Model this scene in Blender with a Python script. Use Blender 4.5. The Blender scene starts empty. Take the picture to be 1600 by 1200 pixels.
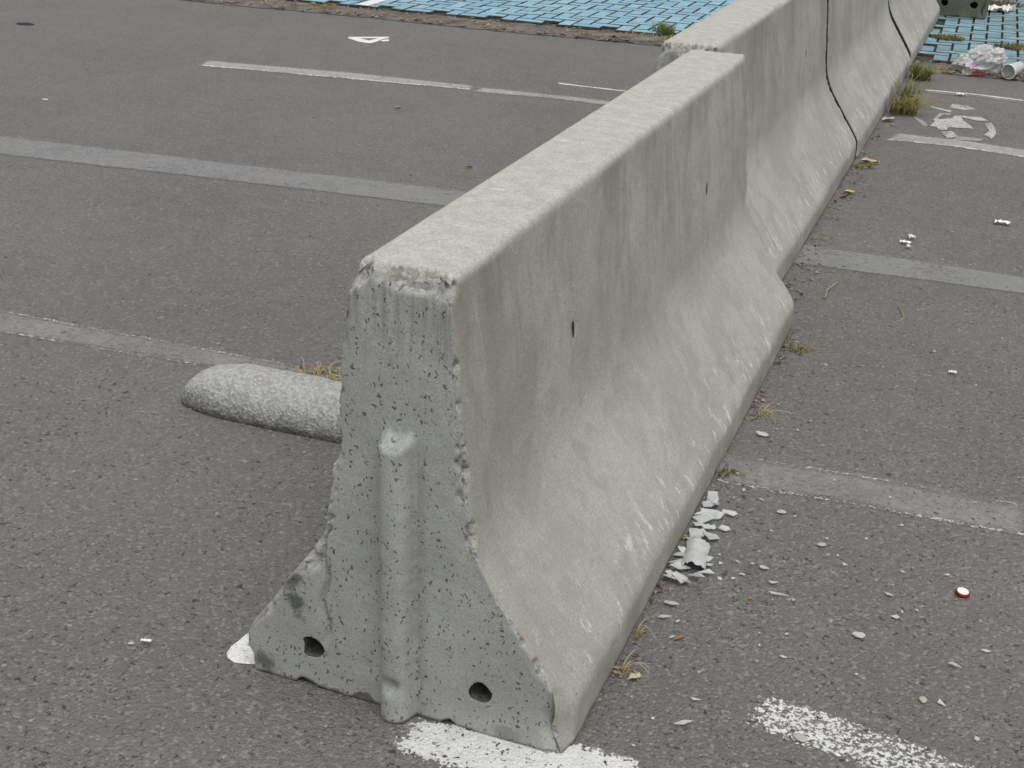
import bpy, bmesh, math, random
import numpy as np
from mathutils import Vector, Matrix

# ------------------------------------------------------------------ camera
S = bpy.context.scene
CAM = np.array([0.795, -1.6696, 1.4647])
YAW, PIT, ROLL, FPX = -0.3502, 0.4243, 0.0415, 2045.4
_f = np.array([math.sin(YAW)*math.cos(PIT), math.cos(YAW)*math.cos(PIT), -math.sin(PIT)])
_r = np.cross(_f, [0, 0, 1.0]); _r /= np.linalg.norm(_r); _u = np.cross(_r, _f)
CR = _r*math.cos(ROLL)+_u*math.sin(ROLL); CU = -_r*math.sin(ROLL)+_u*math.cos(ROLL); CF = _f
cd = bpy.data.cameras.new('camera'); co = bpy.data.objects.new('camera', cd)
S.collection.objects.link(co)
cd.sensor_width = 36.0; cd.lens = FPX/1600*36.0; cd.clip_start = 0.05; cd.clip_end = 2000
M = Matrix(((CR[0], CU[0], -CF[0], CAM[0]), (CR[1], CU[1], -CF[1], CAM[1]), (CR[2], CU[2], -CF[2], CAM[2]), (0, 0, 0, 1)))
co.matrix_world = M
S.camera = co

# ------------------------------------------------------------------ overcast sky, soft sun, exposure
SUN_EL, SUN_AZ = math.radians(70), math.radians(140)   # azimuth measured from +y towards +x
w = bpy.data.worlds.new('World'); S.world = w; w.use_nodes = True
wn = w.node_tree; wn.nodes.clear()
sky = wn.nodes.new('ShaderNodeTexSky'); sky.sky_type = 'NISHITA'; sky.sun_disc = False
sky.sun_elevation = SUN_EL; sky.sun_rotation = SUN_AZ
sky.air_density = 1.0; sky.dust_density = 5.0; sky.ozone_density = 1.0
hs = wn.nodes.new('ShaderNodeHueSaturation'); hs.inputs['Saturation'].default_value = 0.14
bg = wn.nodes.new('ShaderNodeBackground'); bg.inputs['Strength'].default_value = 0.10
wo = wn.nodes.new('ShaderNodeOutputWorld')
wn.links.new(sky.outputs[0], hs.inputs['Color']); wn.links.new(hs.outputs[0], bg.inputs[0]); wn.links.new(bg.outputs[0], wo.inputs[0])
sl = bpy.data.lights.new('sun', 'SUN'); sl.energy = 0.55; sl.angle = math.radians(80); sl.color = (1, 0.97, 0.93)
so = bpy.data.objects.new('sun', sl); S.collection.objects.link(so)
sd = Vector((math.sin(SUN_AZ)*math.cos(SUN_EL), math.cos(SUN_AZ)*math.cos(SUN_EL), math.sin(SUN_EL)))
so.rotation_euler = sd.to_track_quat('Z', 'Y').to_euler(); so.location = (0, 0, 10)
S.view_settings.view_transform = 'Standard'; S.view_settings.look = 'None'
S.view_settings.gamma = 1.0; S.view_settings.exposure = 0.6
S.render.engine = 'CYCLES'; S.cycles.max_bounces = 5; S.cycles.diffuse_bounces = 3; S.cycles.transparent_max_bounces = 6

# ------------------------------------------------------------------ helpers
C = S.collection
rng = random.Random(7)

def at(px, py, z=0.0):
    """point on the level plane z seen at a photo position"""
    d = CF + CR*(px-800)/FPX - CU*(py-600)/FPX
    return CAM + d*((z-CAM[2])/d[2])

def topx(P):
    d = np.asarray(P, float)-CAM; zz = d@CF
    return 800+FPX*(d@CR)/zz, 600-FPX*(d@CU)/zz, zz

def obj(name, verts, faces, m, parent=None, smooth=False):
    me = bpy.data.meshes.new(name)
    me.from_pydata([tuple(map(float, v)) for v in verts], [], [tuple(map(int, f)) for f in faces]); me.update()
    if m: me.materials.append(m)
    if smooth: me.polygons.foreach_set('use_smooth', [True]*len(me.polygons))
    o = bpy.data.objects.new(name, me); C.objects.link(o)
    if parent: o.parent = parent
    return o

def tag(o, label=None, cat=None, group=None, kind=None):
    if label: o['label'] = label
    if cat: o['category'] = cat
    if group: o['group'] = group
    if kind: o['kind'] = kind
    return o

def pattr(o, name, vals):
    a = o.data.attributes.new(name, 'FLOAT', 'POINT'); a.data.foreach_set('value', np.asarray(vals, np.float32))

_rs = np.random.RandomState(3); _T = _rs.rand(64, 64, 64)
def vnoise(P, sc, seed=0):
    Q = np.asarray(P, float)*sc + seed*17.31
    i = np.floor(Q).astype(int); f = Q-i; f = f*f*(3-2*f); i %= 64; j = (i+1) % 64
    def g(a, b, c): return _T[a, b, c]
    x0, y0, z0 = i[..., 0], i[..., 1], i[..., 2]; x1, y1, z1 = j[..., 0], j[..., 1], j[..., 2]
    fx, fy, fz = f[..., 0], f[..., 1], f[..., 2]
    a = g(x0, y0, z0)*(1-fx)+g(x1, y0, z0)*fx; b = g(x0, y1, z0)*(1-fx)+g(x1, y1, z0)*fx
    c = g(x0, y0, z1)*(1-fx)+g(x1, y0, z1)*fx; d = g(x0, y1, z1)*(1-fx)+g(x1, y1, z1)*fx
    return (a*(1-fy)+b*fy)*(1-fz)+(c*(1-fy)+d*fy)*fz
def fbm(P, sc, oct=3, seed=0):
    s = 0; a = .5; t = 0
    for k in range(oct):
        s = s+a*vnoise(P, sc*2**k, seed+k); t += a; a *= .5
    return s/t
def sstep(a, b, x):
    t = np.clip((x-a)/(b-a), 0, 1); return t*t*(3-2*t)

# ------------------------------------------------------------------ node helpers
class NT:
    def __init__(s, name):
        s.m = bpy.data.materials.new(name); s.m.use_nodes = True; s.t = s.m.node_tree; s.t.nodes.clear()
        s.out = s.t.nodes.new('ShaderNodeOutputMaterial'); s.p = s.t.nodes.new('ShaderNodeBsdfPrincipled')
        s.l(s.p.outputs[0], s.out.inputs[0])
        s.p.inputs['Specular IOR Level'].default_value = .3
    def l(s, a, b): s.t.links.new(a, b)
    def n(s, k, **kw):
        n = s.t.nodes.new(k)
        for a, b in kw.items(): setattr(n, a, b)
        return n
    def put(s, sock, v):
        if hasattr(v, 'is_linked'): s.l(v, sock)
        elif isinstance(v, (tuple, list)) and len(v) == 3 and sock.type == 'RGBA': sock.default_value = (*v, 1)
        else: sock.default_value = v
    def obj(s): return s.n('ShaderNodeTexCoord').outputs['Object']
    def geo(s): return s.n('ShaderNodeNewGeometry').outputs['Position']
    def math(s, op, a, b=0.0, clamp=False):
        n = s.n('ShaderNodeMath', operation=op, use_clamp=clamp); s.put(n.inputs[0], a); s.put(n.inputs[1], b); return n.outputs[0]
    def mapv(s, v, scale=(1, 1, 1), loc=(0, 0, 0), rot=(0, 0, 0)):
        n = s.n('ShaderNodeMapping'); s.l(v, n.inputs[0]); n.inputs['Scale'].default_value = scale
        n.inputs['Location'].default_value = loc; n.inputs['Rotation'].default_value = rot; return n.outputs[0]
    def noise(s, v, sc, det=3, rough=.55, dist=0):
        n = s.n('ShaderNodeTexNoise'); s.l(v, n.inputs['Vector']); n.inputs['Scale'].default_value = sc
        n.inputs['Detail'].default_value = det; n.inputs['Roughness'].default_value = rough; n.inputs['Distortion'].default_value = dist
        return n.outputs['Fac']
    def vor(s, v, sc, feat='F1', out='Distance', rnd=1):
        n = s.n('ShaderNodeTexVoronoi', feature=feat); s.l(v, n.inputs['Vector']); n.inputs['Scale'].default_value = sc
        n.inputs['Randomness'].default_value = rnd; return n.outputs[out]
    def ramp(s, v, a, b, lo=0.0, hi=1.0):
        n = s.n('ShaderNodeMapRange'); n.clamp = True; n.interpolation_type = 'SMOOTHSTEP'
        s.put(n.inputs['Value'], v); n.inputs['From Min'].default_value = a; n.inputs['From Max'].default_value = b
        n.inputs['To Min'].default_value = lo; n.inputs['To Max'].default_value = hi; return n.outputs['Result']
    def mix(s, f, a, b, mode='MIX'):
        n = s.n('ShaderNodeMix', data_type='RGBA', blend_type=mode); s.put(n.inputs['Factor'], f)
        s.put(n.inputs[6], a); s.put(n.inputs[7], b); return n.outputs[2]
    def bump(s, h, strength=.5, dist=.01, normal=None):
        n = s.n('ShaderNodeBump'); s.l(h, n.inputs['Height']); n.inputs['Strength'].default_value = strength
        n.inputs['Distance'].default_value = dist
        if normal: s.l(normal, n.inputs['Normal'])
        return n.outputs[0]
    def attr(s, name): return s.n('ShaderNodeAttribute', attribute_name=name).outputs['Fac']
    def sep(s, v):
        n = s.n('ShaderNodeSeparateXYZ'); s.l(v, n.inputs[0]); return n.outputs
    def col(s, c): s.put(s.p.inputs['Base Color'], c)
    def rough(s, v): s.put(s.p.inputs['Roughness'], v)
    def nrm(s, v): s.l(v, s.p.inputs['Normal'])
    def alpha(s, v): s.put(s.p.inputs['Alpha'], v)
def gray(v, t=(1, 1, 1)): return tuple(v*c for c in t)

def asphalt_relief(t, v):
    """height of the worn asphalt: smooth matrix, proud stones, open pits"""
    pits = t.noise(v, 74, 2, .6, .6)
    dens = t.noise(v, 7, 2, .6)
    sm = t.ramp(t.math('SUBTRACT', pits, t.math('MULTIPLY', dens, .22)), .175, .265)      # 0 in pits
    stones = t.vor(v, 150)
    h = t.math('ADD', t.math('MULTIPLY', sm, 1.3), t.math('MULTIPLY', t.ramp(stones, .1, .7, 1, 0), .45))
    h = t.math('ADD', h, t.math('MULTIPLY', t.noise(v, 380, 1), .3))
    return h, sm

def mat_asphalt():
    t = NT('asphalt'); v = t.geo()
    h, sm = asphalt_relief(t, v)
    big = t.noise(v, .9, 4, .62); mid = t.noise(v, 9, 4, .65)
    c = t.mix(t.ramp(big, .32, .68), (.118, .113, .108), (.166, .158, .151))
    c = t.mix(t.ramp(mid, .42, .72, 0, .6), c, (.18, .171, .163))
    c = t.mix(t.ramp(t.noise(t.mapv(v, (1, 1, 1), (5, 3, 0)), 3.1, 4, .6), .58, .74, 0, .35), c, (.112, .110, .108))
    cell = t.vor(v, 150, out='Color'); cs = t.n('ShaderNodeSeparateColor'); t.l(cell, cs.inputs[0])
    c = t.mix(t.ramp(cs.outputs[0], .0, 1, 0, .55), c, (.105, .102, .100))
    c = t.mix(t.ramp(cs.outputs[1], .74, 1.0, 0, .6), c, (.30, .293, .275))
    c = t.mix(t.ramp(cs.outputs[2], .9965, .999, 0, .7), c, (.44, .43, .41))
    c = t.mix(t.ramp(cs.outputs[2], .012, .004, 0, .35), c, (.22, .14, .10))
    fine = t.noise(v, 500, 1)
    c = t.mix(t.ramp(fine, .3, .7, 0, .55), c, (.115, .112, .109))
    c = t.mix(t.math('MULTIPLY', t.math('SUBTRACT', 1.0, sm), .86), c, (.034, .033, .032))   # shade of the open pits put into the colour
    t.col(c); t.rough(.58); t.p.inputs['Specular IOR Level'].default_value = .5; t.nrm(t.bump(h, .7, .006)); return t.m

def mat_paint(name, color, cover, soft=.12, sc=60, fine=.6):
    """worn road paint: flakes away by noise, more so toward its edge (attribute m)"""
    t = NT(name); v = t.geo()
    h, sm = asphalt_relief(t, v)
    wear = t.math('ADD', t.math('MULTIPLY', t.noise(v, sc, 4, .75), fine), t.math('MULTIPLY', t.noise(v, 5, 3, .6), 1-fine))
    e = t.math('MULTIPLY', t.attr('m'), .35)
    k = t.math('ADD', t.math('ADD', wear, e), cover-1.0)
    k = t.math('ADD', k, t.math('MULTIPLY', t.math('SUBTRACT', sm, 1.0), .3))
    k = t.math('ADD', k, t.math('MULTIPLY', t.math('SUBTRACT', t.vor(v, 150), .4), -.12))
    a = t.ramp(k, .0, soft)
    c = t.mix(t.ramp(t.noise(v, 25, 4), .3, .75, 0, .5), color, tuple(x*.72 for x in color))
    c = t.mix(t.ramp(t.noise(v, 300, 2), .5, .75, 0, .35), c, tuple(x*.5 for x in color))
    t.col(c); t.rough(.78); t.nrm(t.bump(h, .6, .006)); t.alpha(a); return t.m

def mat_concrete(part, near=False, mossy=False):
    """cast concrete; part = 'side' (weathered long faces and sandy top) or 'cap' (cement-grey end face with bug holes)"""
    t = NT('concrete_'+part+('_near' if near else '_mossy' if mossy else '')); v0 = t.obj()
    oi = t.n('ShaderNodeObjectInfo'); ad = t.n('ShaderNodeVectorMath', operation='ADD'); t.l(v0, ad.inputs[0]); t.l(oi.outputs['Location'], ad.inputs[1])
    v = ad.outputs[0]; xyz = t.sep(v0); z = xyz[2]; x = xyz[0]; y = xyz[1]
    chip = t.attr('chip')
    if part == 'side':
        dv = t.n('ShaderNodeTexNoise'); t.l(v, dv.inputs['Vector']); dv.inputs['Scale'].default_value = 3.5; dv.inputs['Detail'].default_value = 2
        wv = t.n('ShaderNodeVectorMath', operation='MULTIPLY_ADD'); t.l(dv.outputs['Color'], wv.inputs[0]); wv.inputs[1].default_value = (.16, .16, .16); t.l(v, wv.inputs[2]); wv = wv.outputs[0]
        c = t.mix(t.ramp(t.noise(wv, 2.4, 4, .68), .34, .66), (.362, .355, .32), (.468, .464, .434))
        c = t.mix(t.ramp(t.noise(wv, 8, 4, .72), .46, .66, 0, .6), c, (.335, .32, .278))
        st = t.noise(t.mapv(wv, (3, 5.5, .9)), 1.0, 4, .68)
        hi = t.ramp(z, .36, .80)
        c = t.mix(t.math('MULTIPLY', t.ramp(st, .45, .64), t.math('ADD', t.math('MULTIPLY', hi, .60), .08)), c, (.23, .217, .16))
        st2 = t.noise(t.mapv(wv, (3, 17, 1.3), (4, 2, 1)), 1.0, 3, .7)
        c = t.mix(t.math('MULTIPLY', t.ramp(st2, .56, .74), .30), c, (.26, .245, .195))
        st3 = t.noise(t.mapv(wv, (6, 40, 7), (1, 7, 3), (.35, 0, 0)), 1.0, 3, .78)
        c = t.mix(t.ramp(st3, .63, .75, 0, .5), c, (.58, .575, .55))
        gr = t.noise(t.mapv(v, (60, 260, 60), (0, 0, 0), (.9, 0, 0)), 1.0, 1, .6)
        c = t.mix(t.ramp(gr, .35, .7, .25, 0), c, (.24, .23, .20))
        # patchy olive tone, stronger towards the foot
        c = t.mix(t.math('MULTIPLY', t.ramp(z, .10, .0), t.ramp(t.noise(v, 7, 3), .35, .65, .1, .75)), c, (.22, .215, .16))
        # white scuffs along the toe arris
        sc = t.noise(t.mapv(v, (10, 26, 12), (0, 0, 0), (.5, 0, 0)), 1.0, 4, .78)
        band = t.math('MULTIPLY', t.ramp(z, .04, .09), t.ramp(z, .24, .11))
        c = t.mix(t.math('MULTIPLY', t.ramp(sc, .55, .66), band), c, (.66, .65, .62))
        # sandy top
        tc = t.mix(t.ramp(t.noise(v, 26, 4, .75), .36, .66), (.425, .413, .375), (.51, .502, .465))
        tc = t.mix(t.ramp(t.noise(t.mapv(v, (9, 30, 9), (2, 1, 0)), 1, 4, .72), .62, .72, 0, .8), tc, (.68, .67, .64))
        c = t.mix(t.ramp(z, .783, .803), c, tc)
    else:
        c = t.mix(t.ramp(t.noise(v, 5, 4, .64), .3, .7), (.325, .341, .329), (.415, .432, .418))
        c = t.mix(t.math('MULTIPLY', t.ramp(z, .56, .78), t.ramp(t.noise(t.mapv(v, (60, 60, 5)), 1, 3, .6), .42, .68, 0, .8)), c, (.22, .21, .18))
    if part == 'cap' and near:
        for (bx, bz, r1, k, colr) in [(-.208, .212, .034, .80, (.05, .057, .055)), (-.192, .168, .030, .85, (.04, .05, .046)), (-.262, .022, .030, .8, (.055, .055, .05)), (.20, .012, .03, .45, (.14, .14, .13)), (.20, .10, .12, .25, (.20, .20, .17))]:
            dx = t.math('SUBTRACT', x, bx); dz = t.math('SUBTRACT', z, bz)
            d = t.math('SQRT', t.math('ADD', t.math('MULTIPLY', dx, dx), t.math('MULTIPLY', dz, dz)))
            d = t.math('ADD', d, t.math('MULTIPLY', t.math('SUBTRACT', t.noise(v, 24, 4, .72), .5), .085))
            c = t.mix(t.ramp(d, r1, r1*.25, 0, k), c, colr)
        zr = t.ramp(z, .54, .48)
        gx = t.math('ABSOLUTE', t.math('SUBTRACT', x, t.math('ADD', t.math('MULTIPLY', t.math('SUBTRACT', .5, z), .006), .036)))
        c = t.mix(t.math('MULTIPLY', t.math('MULTIPLY', t.ramp(gx, .018, .002), zr), t.ramp(t.noise(v, 30, 3, .6), .3, .6, .1, .5)), c, (.24, .235, .215))  # stain right of the key, with the groove's shade painted in
        ax = t.math('ABSOLUTE', t.math('SUBTRACT', x, t.math('ADD', t.math('MULTIPLY', t.math('SUBTRACT', .5, z), .006), -.027)))
        c = t.mix(t.math('MULTIPLY', t.math('MULTIPLY', t.ramp(ax, .007, .001), zr), t.ramp(t.noise(v, 40, 3, .6), .35, .6, .1, .6)), c, (.58, .58, .55))  # highlight along the key's left arris painted into the colour
    # chipped raw concrete with aggregate
    ag = t.vor(v, 95, out='Color'); ags = t.n('ShaderNodeSeparateColor'); t.l(ag, ags.inputs[0])
    rc = t.mix(ags.outputs[0], (.19, .19, .18), (.42, .415, .395))
    c = t.mix(t.ramp(chip, .15, .6, 0, .85), c, rc)
    if mossy: c = t.mix(t.ramp(t.noise(v, 6, 4, .65), .25, .6, .72, .95), c, (.075, .085, .06))
    # fine grain
    g = t.noise(v, 260, 2, .75)
    c = t.mix(t.ramp(g, .30, .66, .45, 0), c, (.20, .193, .172))
    c = t.mix(t.ramp(t.noise(v, 600, 1), .62, .8, 0, .4), c, (.62, .61, .57))
    n2 = t.n('ShaderNodeTexVoronoi'); t.l(v, n2.inputs['Vector']); n2.inputs['Scale'].default_value = 34
    s2 = t.n('ShaderNodeSeparateColor'); t.l(n2.outputs['Color'], s2.inputs[0])
    pall = t.math('MULTIPLY', t.ramp(t.math('SUBTRACT', t.ramp(s2.outputs[1], .80, 1, 0, .10), n2.outputs['Distance']), 0, .03), .6)
    if part == 'cap':
        dw = t.n('ShaderNodeTexNoise'); t.l(v, dw.inputs['Vector']); dw.inputs['Scale'].default_value = 130; dw.inputs['Detail'].default_value = 0
        pv = t.n('ShaderNodeVectorMath', operation='MULTIPLY_ADD'); t.l(dw.outputs['Color'], pv.inputs[0]); pv.inputs[1].default_value = (.011, .011, .011); t.l(v, pv.inputs[2]); pv = pv.outputs[0]
        def pits(sc, lo, hi, cell_lo, stretch, rot):
            mv = t.mapv(pv, stretch, (0, 0, 0), (0, rot, 0)); n = t.n('ShaderNodeTexVoronoi'); t.l(mv, n.inputs['Vector']); n.inputs['Scale'].default_value = sc
            cs_ = t.n('ShaderNodeSeparateColor'); t.l(n.outputs['Color'], cs_.inputs[0])
            return t.ramp(t.math('SUBTRACT', t.ramp(cs_.outputs[0], cell_lo, 1.0, lo, hi), n.outputs['Distance']), .0, .09)
        bn = t.ramp(t.noise(v, 14, 1, .6), .30, .50)
        pa = t.math('MULTIPLY', pits(130, -.05, .41, .34, (1.5, .7, .7), .7), bn)
        pb = pits(58, -.1, .26, .72, (1.0, .7, 1.3), -.5)
        pall = t.math('MULTIPLY', t.math('MAXIMUM', pa, pb), t.ramp(chip, .1, .5, 1, .25))
    c = t.mix(t.math('MULTIPLY', pall, .75), c, (.055, .055, .05))  # bug holes darkened in the colour, as shaded recesses
    t.col(c); t.rough(.9); t.p.inputs['Specular IOR Level'].default_value = .2
    hgt = t.math('ADD', t.math('MULTIPLY', g, .35), t.math('MULTIPLY', t.noise(v, 70, 2, .7), .5))
    hgt = t.math('SUBTRACT', hgt, t.math('MULTIPLY', pall, 1.4))
    hgt = t.math('ADD', hgt, t.math('MULTIPLY', t.math('MULTIPLY', chip, ags.outputs[1]), 1.2))
    t.nrm(t.bump(hgt, .6, .0035)); return t.m

def mat_simple(name, color, rough=.7, var=.25, sc=20, bump=0, bsc=200, spec=.3, trans=0, sub=0):
    t = NT(name); v = t.geo()
    c = t.mix(t.ramp(t.noise(v, sc, 4, .6), .3, .7), tuple(x*(1-var) for x in color), tuple(min(1, x*(1+var)) for x in color))
    t.col(c); t.rough(rough); t.p.inputs['Specular IOR Level'].default_value = spec
    if trans: t.p.inputs['Transmission Weight'].default_value = trans
    if bump: t.nrm(t.bump(t.noise(v, bsc, 3, .6), bump, .004))
    return t.m

def mat_paver():
    t = NT('blue_painted_paver'); v = t.geo(); oi = t.n('ShaderNodeObjectInfo'); rn = t.attr('rnd')
    r = t.math('FRACT', t.math('ADD', oi.outputs['Random'], rn))
    c = t.mix(r, (.20, .37, .47), (.265, .455, .56))
    wear = t.noise(v, 16, 5, .68)
    c = t.mix(t.ramp(wear, .52, .70, 0, .65), c, (.22, .27, .28))
    xyz = t.sep(v)
    dirty = t.ramp(t.math('ADD', t.math('MULTIPLY', xyz[0], .5), t.math('MULTIPLY', t.noise(v, 1.4, 3), 1.2)), .35, .9, .08, .8)
    c = t.mix(t.math('MULTIPLY', dirty, t.ramp(t.noise(v, 6, 5, .7), .25, .6)), c, (.14, .20, .20))
    c = t.mix(t.ramp(t.noise(v, 190, 2), .55, .75, 0, .3), c, (.10, .15, .16))
    t.col(c); t.rough(.75); t.nrm(t.bump(t.noise(v, 120, 3, .6), .35, .003)); return t.m

def mat_glass():
    t = NT('broken_glass'); v = t.geo()
    t.col(t.mix(t.ramp(t.noise(v, 40, 2), .35, .65), (.78, .82, .81), (.92, .94, .94)))
    t.rough(.10); t.p.inputs['Transmission Weight'].default_value = .55; t.p.inputs['IOR'].default_value = 1.5
    t.p.inputs['Specular IOR Level'].default_value = .7; return t.m

def mat_wheelstop():
    t = NT('worn_white_concrete'); v = t.geo(); z = t.sep(v)[2]
    n = t.noise(v, 120, 3, .7); s = t.vor(v, 140, out='Color'); ss = t.n('ShaderNodeSeparateColor'); t.l(s, ss.inputs[0])
    c = t.mix(ss.outputs[0], (.28, .28, .27), (.44, .44, .427))
    k = t.math('ADD', t.math('ADD', t.math('MULTIPLY', n, .8), t.math('MULTIPLY', t.noise(v, 9, 4), .5)), t.ramp(z, .0, .085, .12, -.12))  # wear speckle, denser low down to paint in shade on the front
    c = t.mix(t.ramp(k, .62, .86, 0, .8), c, (.13, .13, .12))
    t.col(c); t.rough(.9); t.nrm(t.bump(t.math('ADD', t.noise(v, 160, 3, .7), t.vor(v, 140)), .55, .005)); return t.m

def mat_bag():
    t = NT('printed_plastic_film'); v = t.geo()
    n1 = t.noise(v, 13, 2, .5); n2 = t.noise(t.mapv(v, (1, 1, 1), (3, 5, 2)), 11, 2, .5); n3 = t.noise(t.mapv(v, (1, 1, 1), (9, 1, 7)), 12, 2, .5)
    c = t.mix(t.ramp(n1, .60, .64), (.68, .69, .68), (.16, .33, .52))
    c = t.mix(t.ramp(n2, .66, .69, 0, .7), c, (.55, .16, .20))
    c = t.mix(t.ramp(n3, .66, .70, 0, .5), c, (.50, .42, .52))
    zz = t.sep(v); red = t.math('MULTIPLY', t.ramp(zz[2], .035, .022), t.math('MULTIPLY', t.ramp(zz[0], .56, .58), t.ramp(zz[0], .66, .64)))
    c = t.mix(red, c, (.55, .05, .03))
    t.col(c); t.rough(.32); t.p.inputs['Specular IOR Level'].default_value = .5
    tr = t.n('ShaderNodeBsdfTranslucent'); t.l(c, tr.inputs[0]); ms = t.n('ShaderNodeMixShader'); ms.inputs[0].default_value = .25
    t.l(t.p.outputs[0], ms.inputs[1]); t.l(tr.outputs[0], ms.inputs[2]); t.l(ms.outputs[0], t.out.inputs[0])
    t.nrm(t.bump(t.noise(v, 60, 3, .6, 1.5), .5, .006)); return t.m

def mat_plastic_clear():
    t = NT('clear_plastic'); t.col((.80, .82, .82)); t.rough(.22); t.p.inputs['Transmission Weight'].default_value = .45
    t.p.inputs['Specular IOR Level'].default_value = .6; return t.m

def mat_blade(name, a, b):
    t = NT(name); k = t.attr('tip')
    t.col(t.mix(k, a, b)); t.rough(.6)
    tr = t.n('ShaderNodeBsdfTranslucent'); t.l(t.mix(k, a, b), tr.inputs[0]); ms = t.n('ShaderNodeMixShader'); ms.inputs[0].default_value = .3
    t.l(t.p.outputs[0], ms.inputs[1]); t.l(tr.outputs[0], ms.inputs[2]); t.l(ms.outputs[0], t.out.inputs[0]); return t.m

MA = mat_asphalt()
_cs = mat_concrete('side'); MC = (_cs, mat_concrete('cap')); MCN = (_cs, mat_concrete('cap', True)); MCM = (mat_concrete('side', False, True), mat_concrete('cap', False, True))
MPAVER = mat_paver(); MGLASS = mat_glass(); MSTOP = mat_wheelstop(); MBAG = mat_bag(); MCLEAR = mat_plastic_clear()
MHOLE = mat_simple('hole_shade', (.075, .075, .065), .9, .4, 80, .4)  # dark colour stands in for the shade inside the drilled holes
MSAND = mat_simple('joint_dirt', (.055, .058, .045), .95, .5, 30, .6, 150)
MKERB = mat_simple('dirty_edging', (.125, .115, .10), .92, .45, 7, .7, 130)
MDEBRIS = mat_simple('litter_mix', (.19, .155, .115), .9, .8, 40)
MSTONE = mat_simple('pebble', (.42, .41, .375), .8, .2, 12, .3)
MGRIT = mat_simple('grit', (.17, .165, .155), .85, .7, 31)
MPAPER = mat_simple('white_paper', (.78, .77, .74), .7, .06, 30)
MRED = mat_simple('red_enamel', (.30, .02, .025), .35, .2, 30)
MBLACK = mat_simple('black_rubber_joint_shade', (.018, .018, .02), .6, .3, 30)  # rubber of the scrap; also the painted shade in the barrier joints
MLEAF_B = mat_simple('dead_leaf', (.24, .13, .06), .7, .4, 60)
MLEAF_Y = mat_simple('yellow_leaf', (.42, .36, .12), .7, .3, 60)
MLEAF_P = mat_simple('pale_leaf', (.45, .38, .27), .7, .3, 60)
MGREEN = mat_blade('green_blade', (.10, .13, .03), (.24, .27, .07))
MMIXED = mat_blade('yellowing_blade', (.16, .13, .04), (.34, .30, .09))
MSTRAW = mat_blade('straw', (.33, .27, .13), (.55, .47, .26))
MMOSS = mat_blade('brown_moss', (.10, .075, .03), (.24, .19, .07))
PW = mat_paint('paint_white', (.64, .64, .62), .36, .10, 80, .7)
PWN = mat_paint('paint_white_flaking', (.66, .66, .64), .22, .10, 95, .8)
PEDF = mat_paint('paint_traces', (.48, .48, .47), .20, .12, 60)
PGH = mat_paint('paint_ghost', (.265, .262, .257), .60, .6)
PGW = mat_paint('paint_worn_grey', (.36, .36, .35), .55, .4)
PED = mat_paint('paint_edge_crumbs', (.58, .58, .56), .455, .16, 100, .75)
PED2 = mat_paint('paint_edge', (.62, .62, .60), .38, .16, 40)
PBL = mat_paint('paint_blackout', (.235, .237, .233), .66, .55)
PSYM = mat_paint('paint_symbol', (.52, .52, .50), .47, .3, 60)
PSYMF = mat_paint('paint_symbol_faint', (.32, .32, .31), .70, .25, 45)
PDIG = mat_paint('paint_digit', (.78, .78, .77), 1.2, .1)

# ------------------------------------------------------------------ ground
lot = obj('parking_lot', [(-600, -600, 0), (600, -600, 0), (600, 600, 0), (-600, 600, 0)], [(0, 1, 2, 3)], MA)
tag(lot, kind='structure')

def strip(name, a, b, mat, z, label=None, nu=90, nv=10, jag=0.0):
    """painted band between polylines a and b (lists of ground points)"""
    def samp(pl, t):
        pl = np.array(pl, float)[:, :2]; d = np.r_[0, np.cumsum(np.linalg.norm(np.diff(pl, axis=0), axis=1))]; d /= d[-1]
        return np.c_[np.interp(t, d, pl[:, 0]), np.interp(t, d, pl[:, 1])]
    t = np.linspace(0, 1, nu+1); A = samp(a, t); B = samp(b, t); V = []; mm = []
    L = np.linalg.norm(A[-1]-A[0]); W = np.linalg.norm(A[nu//2]-B[nu//2])
    for i in range(nu+1):
        for j in range(nv+1):
            s = j/nv; P = A[i]*(1-s)+B[i]*s; V.append((P[0], P[1], z))
            e = min(s, 1-s)*W/.035; e2 = min(t[i], 1-t[i])*L/.04
            mm.append(min(1, e, e2))
    F = [(i*(nv+1)+j, (i+1)*(nv+1)+j, (i+1)*(nv+1)+j+1, i*(nv+1)+j+1) for i in range(nu) for j in range(nv)]
    o = obj(name, V, F, mat, lot); pattr(o, 'm', mm)
    if label: o['label'] = label
    return o
def P(*l): return [at(*q) for q in l]
def off(pl, d): return [(q[0], q[1]+d) for q in pl]

# ghosted line beside the wheel stop, runs on to the right of the barrier
lo = P((-900, 368), (340, 578))+P((1150, 760), (1370, 797), (1620, 843)); up = P((-900, 316), (480, 575))+P((1170, 715), (1400, 752), (1620, 793))
strip('painted_line', lo, up, PGH, .0015, 'ghost of a worn parking line with white crumbs along both edges', 320)
strip('painted_line_edge', off(lo, -.003), off(lo, .019), PED, .0022, None, 520, 4)
strip('painted_line_edge', off(up, -.016), off(up, .003), PED, .0022, None, 520, 4)
# blacked out line
lo = P((-900, 140), (330, 280), (690, 323))+P((1235, 412), (1420, 436), (1620, 463)); up = P((-900, 105), (350, 253), (720, 297))+P((1270, 383), (1430, 406), (1620, 436))
strip('painted_line', lo, up, PBL, .0015, 'smooth grey band painted over an old parking line', 320)
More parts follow.
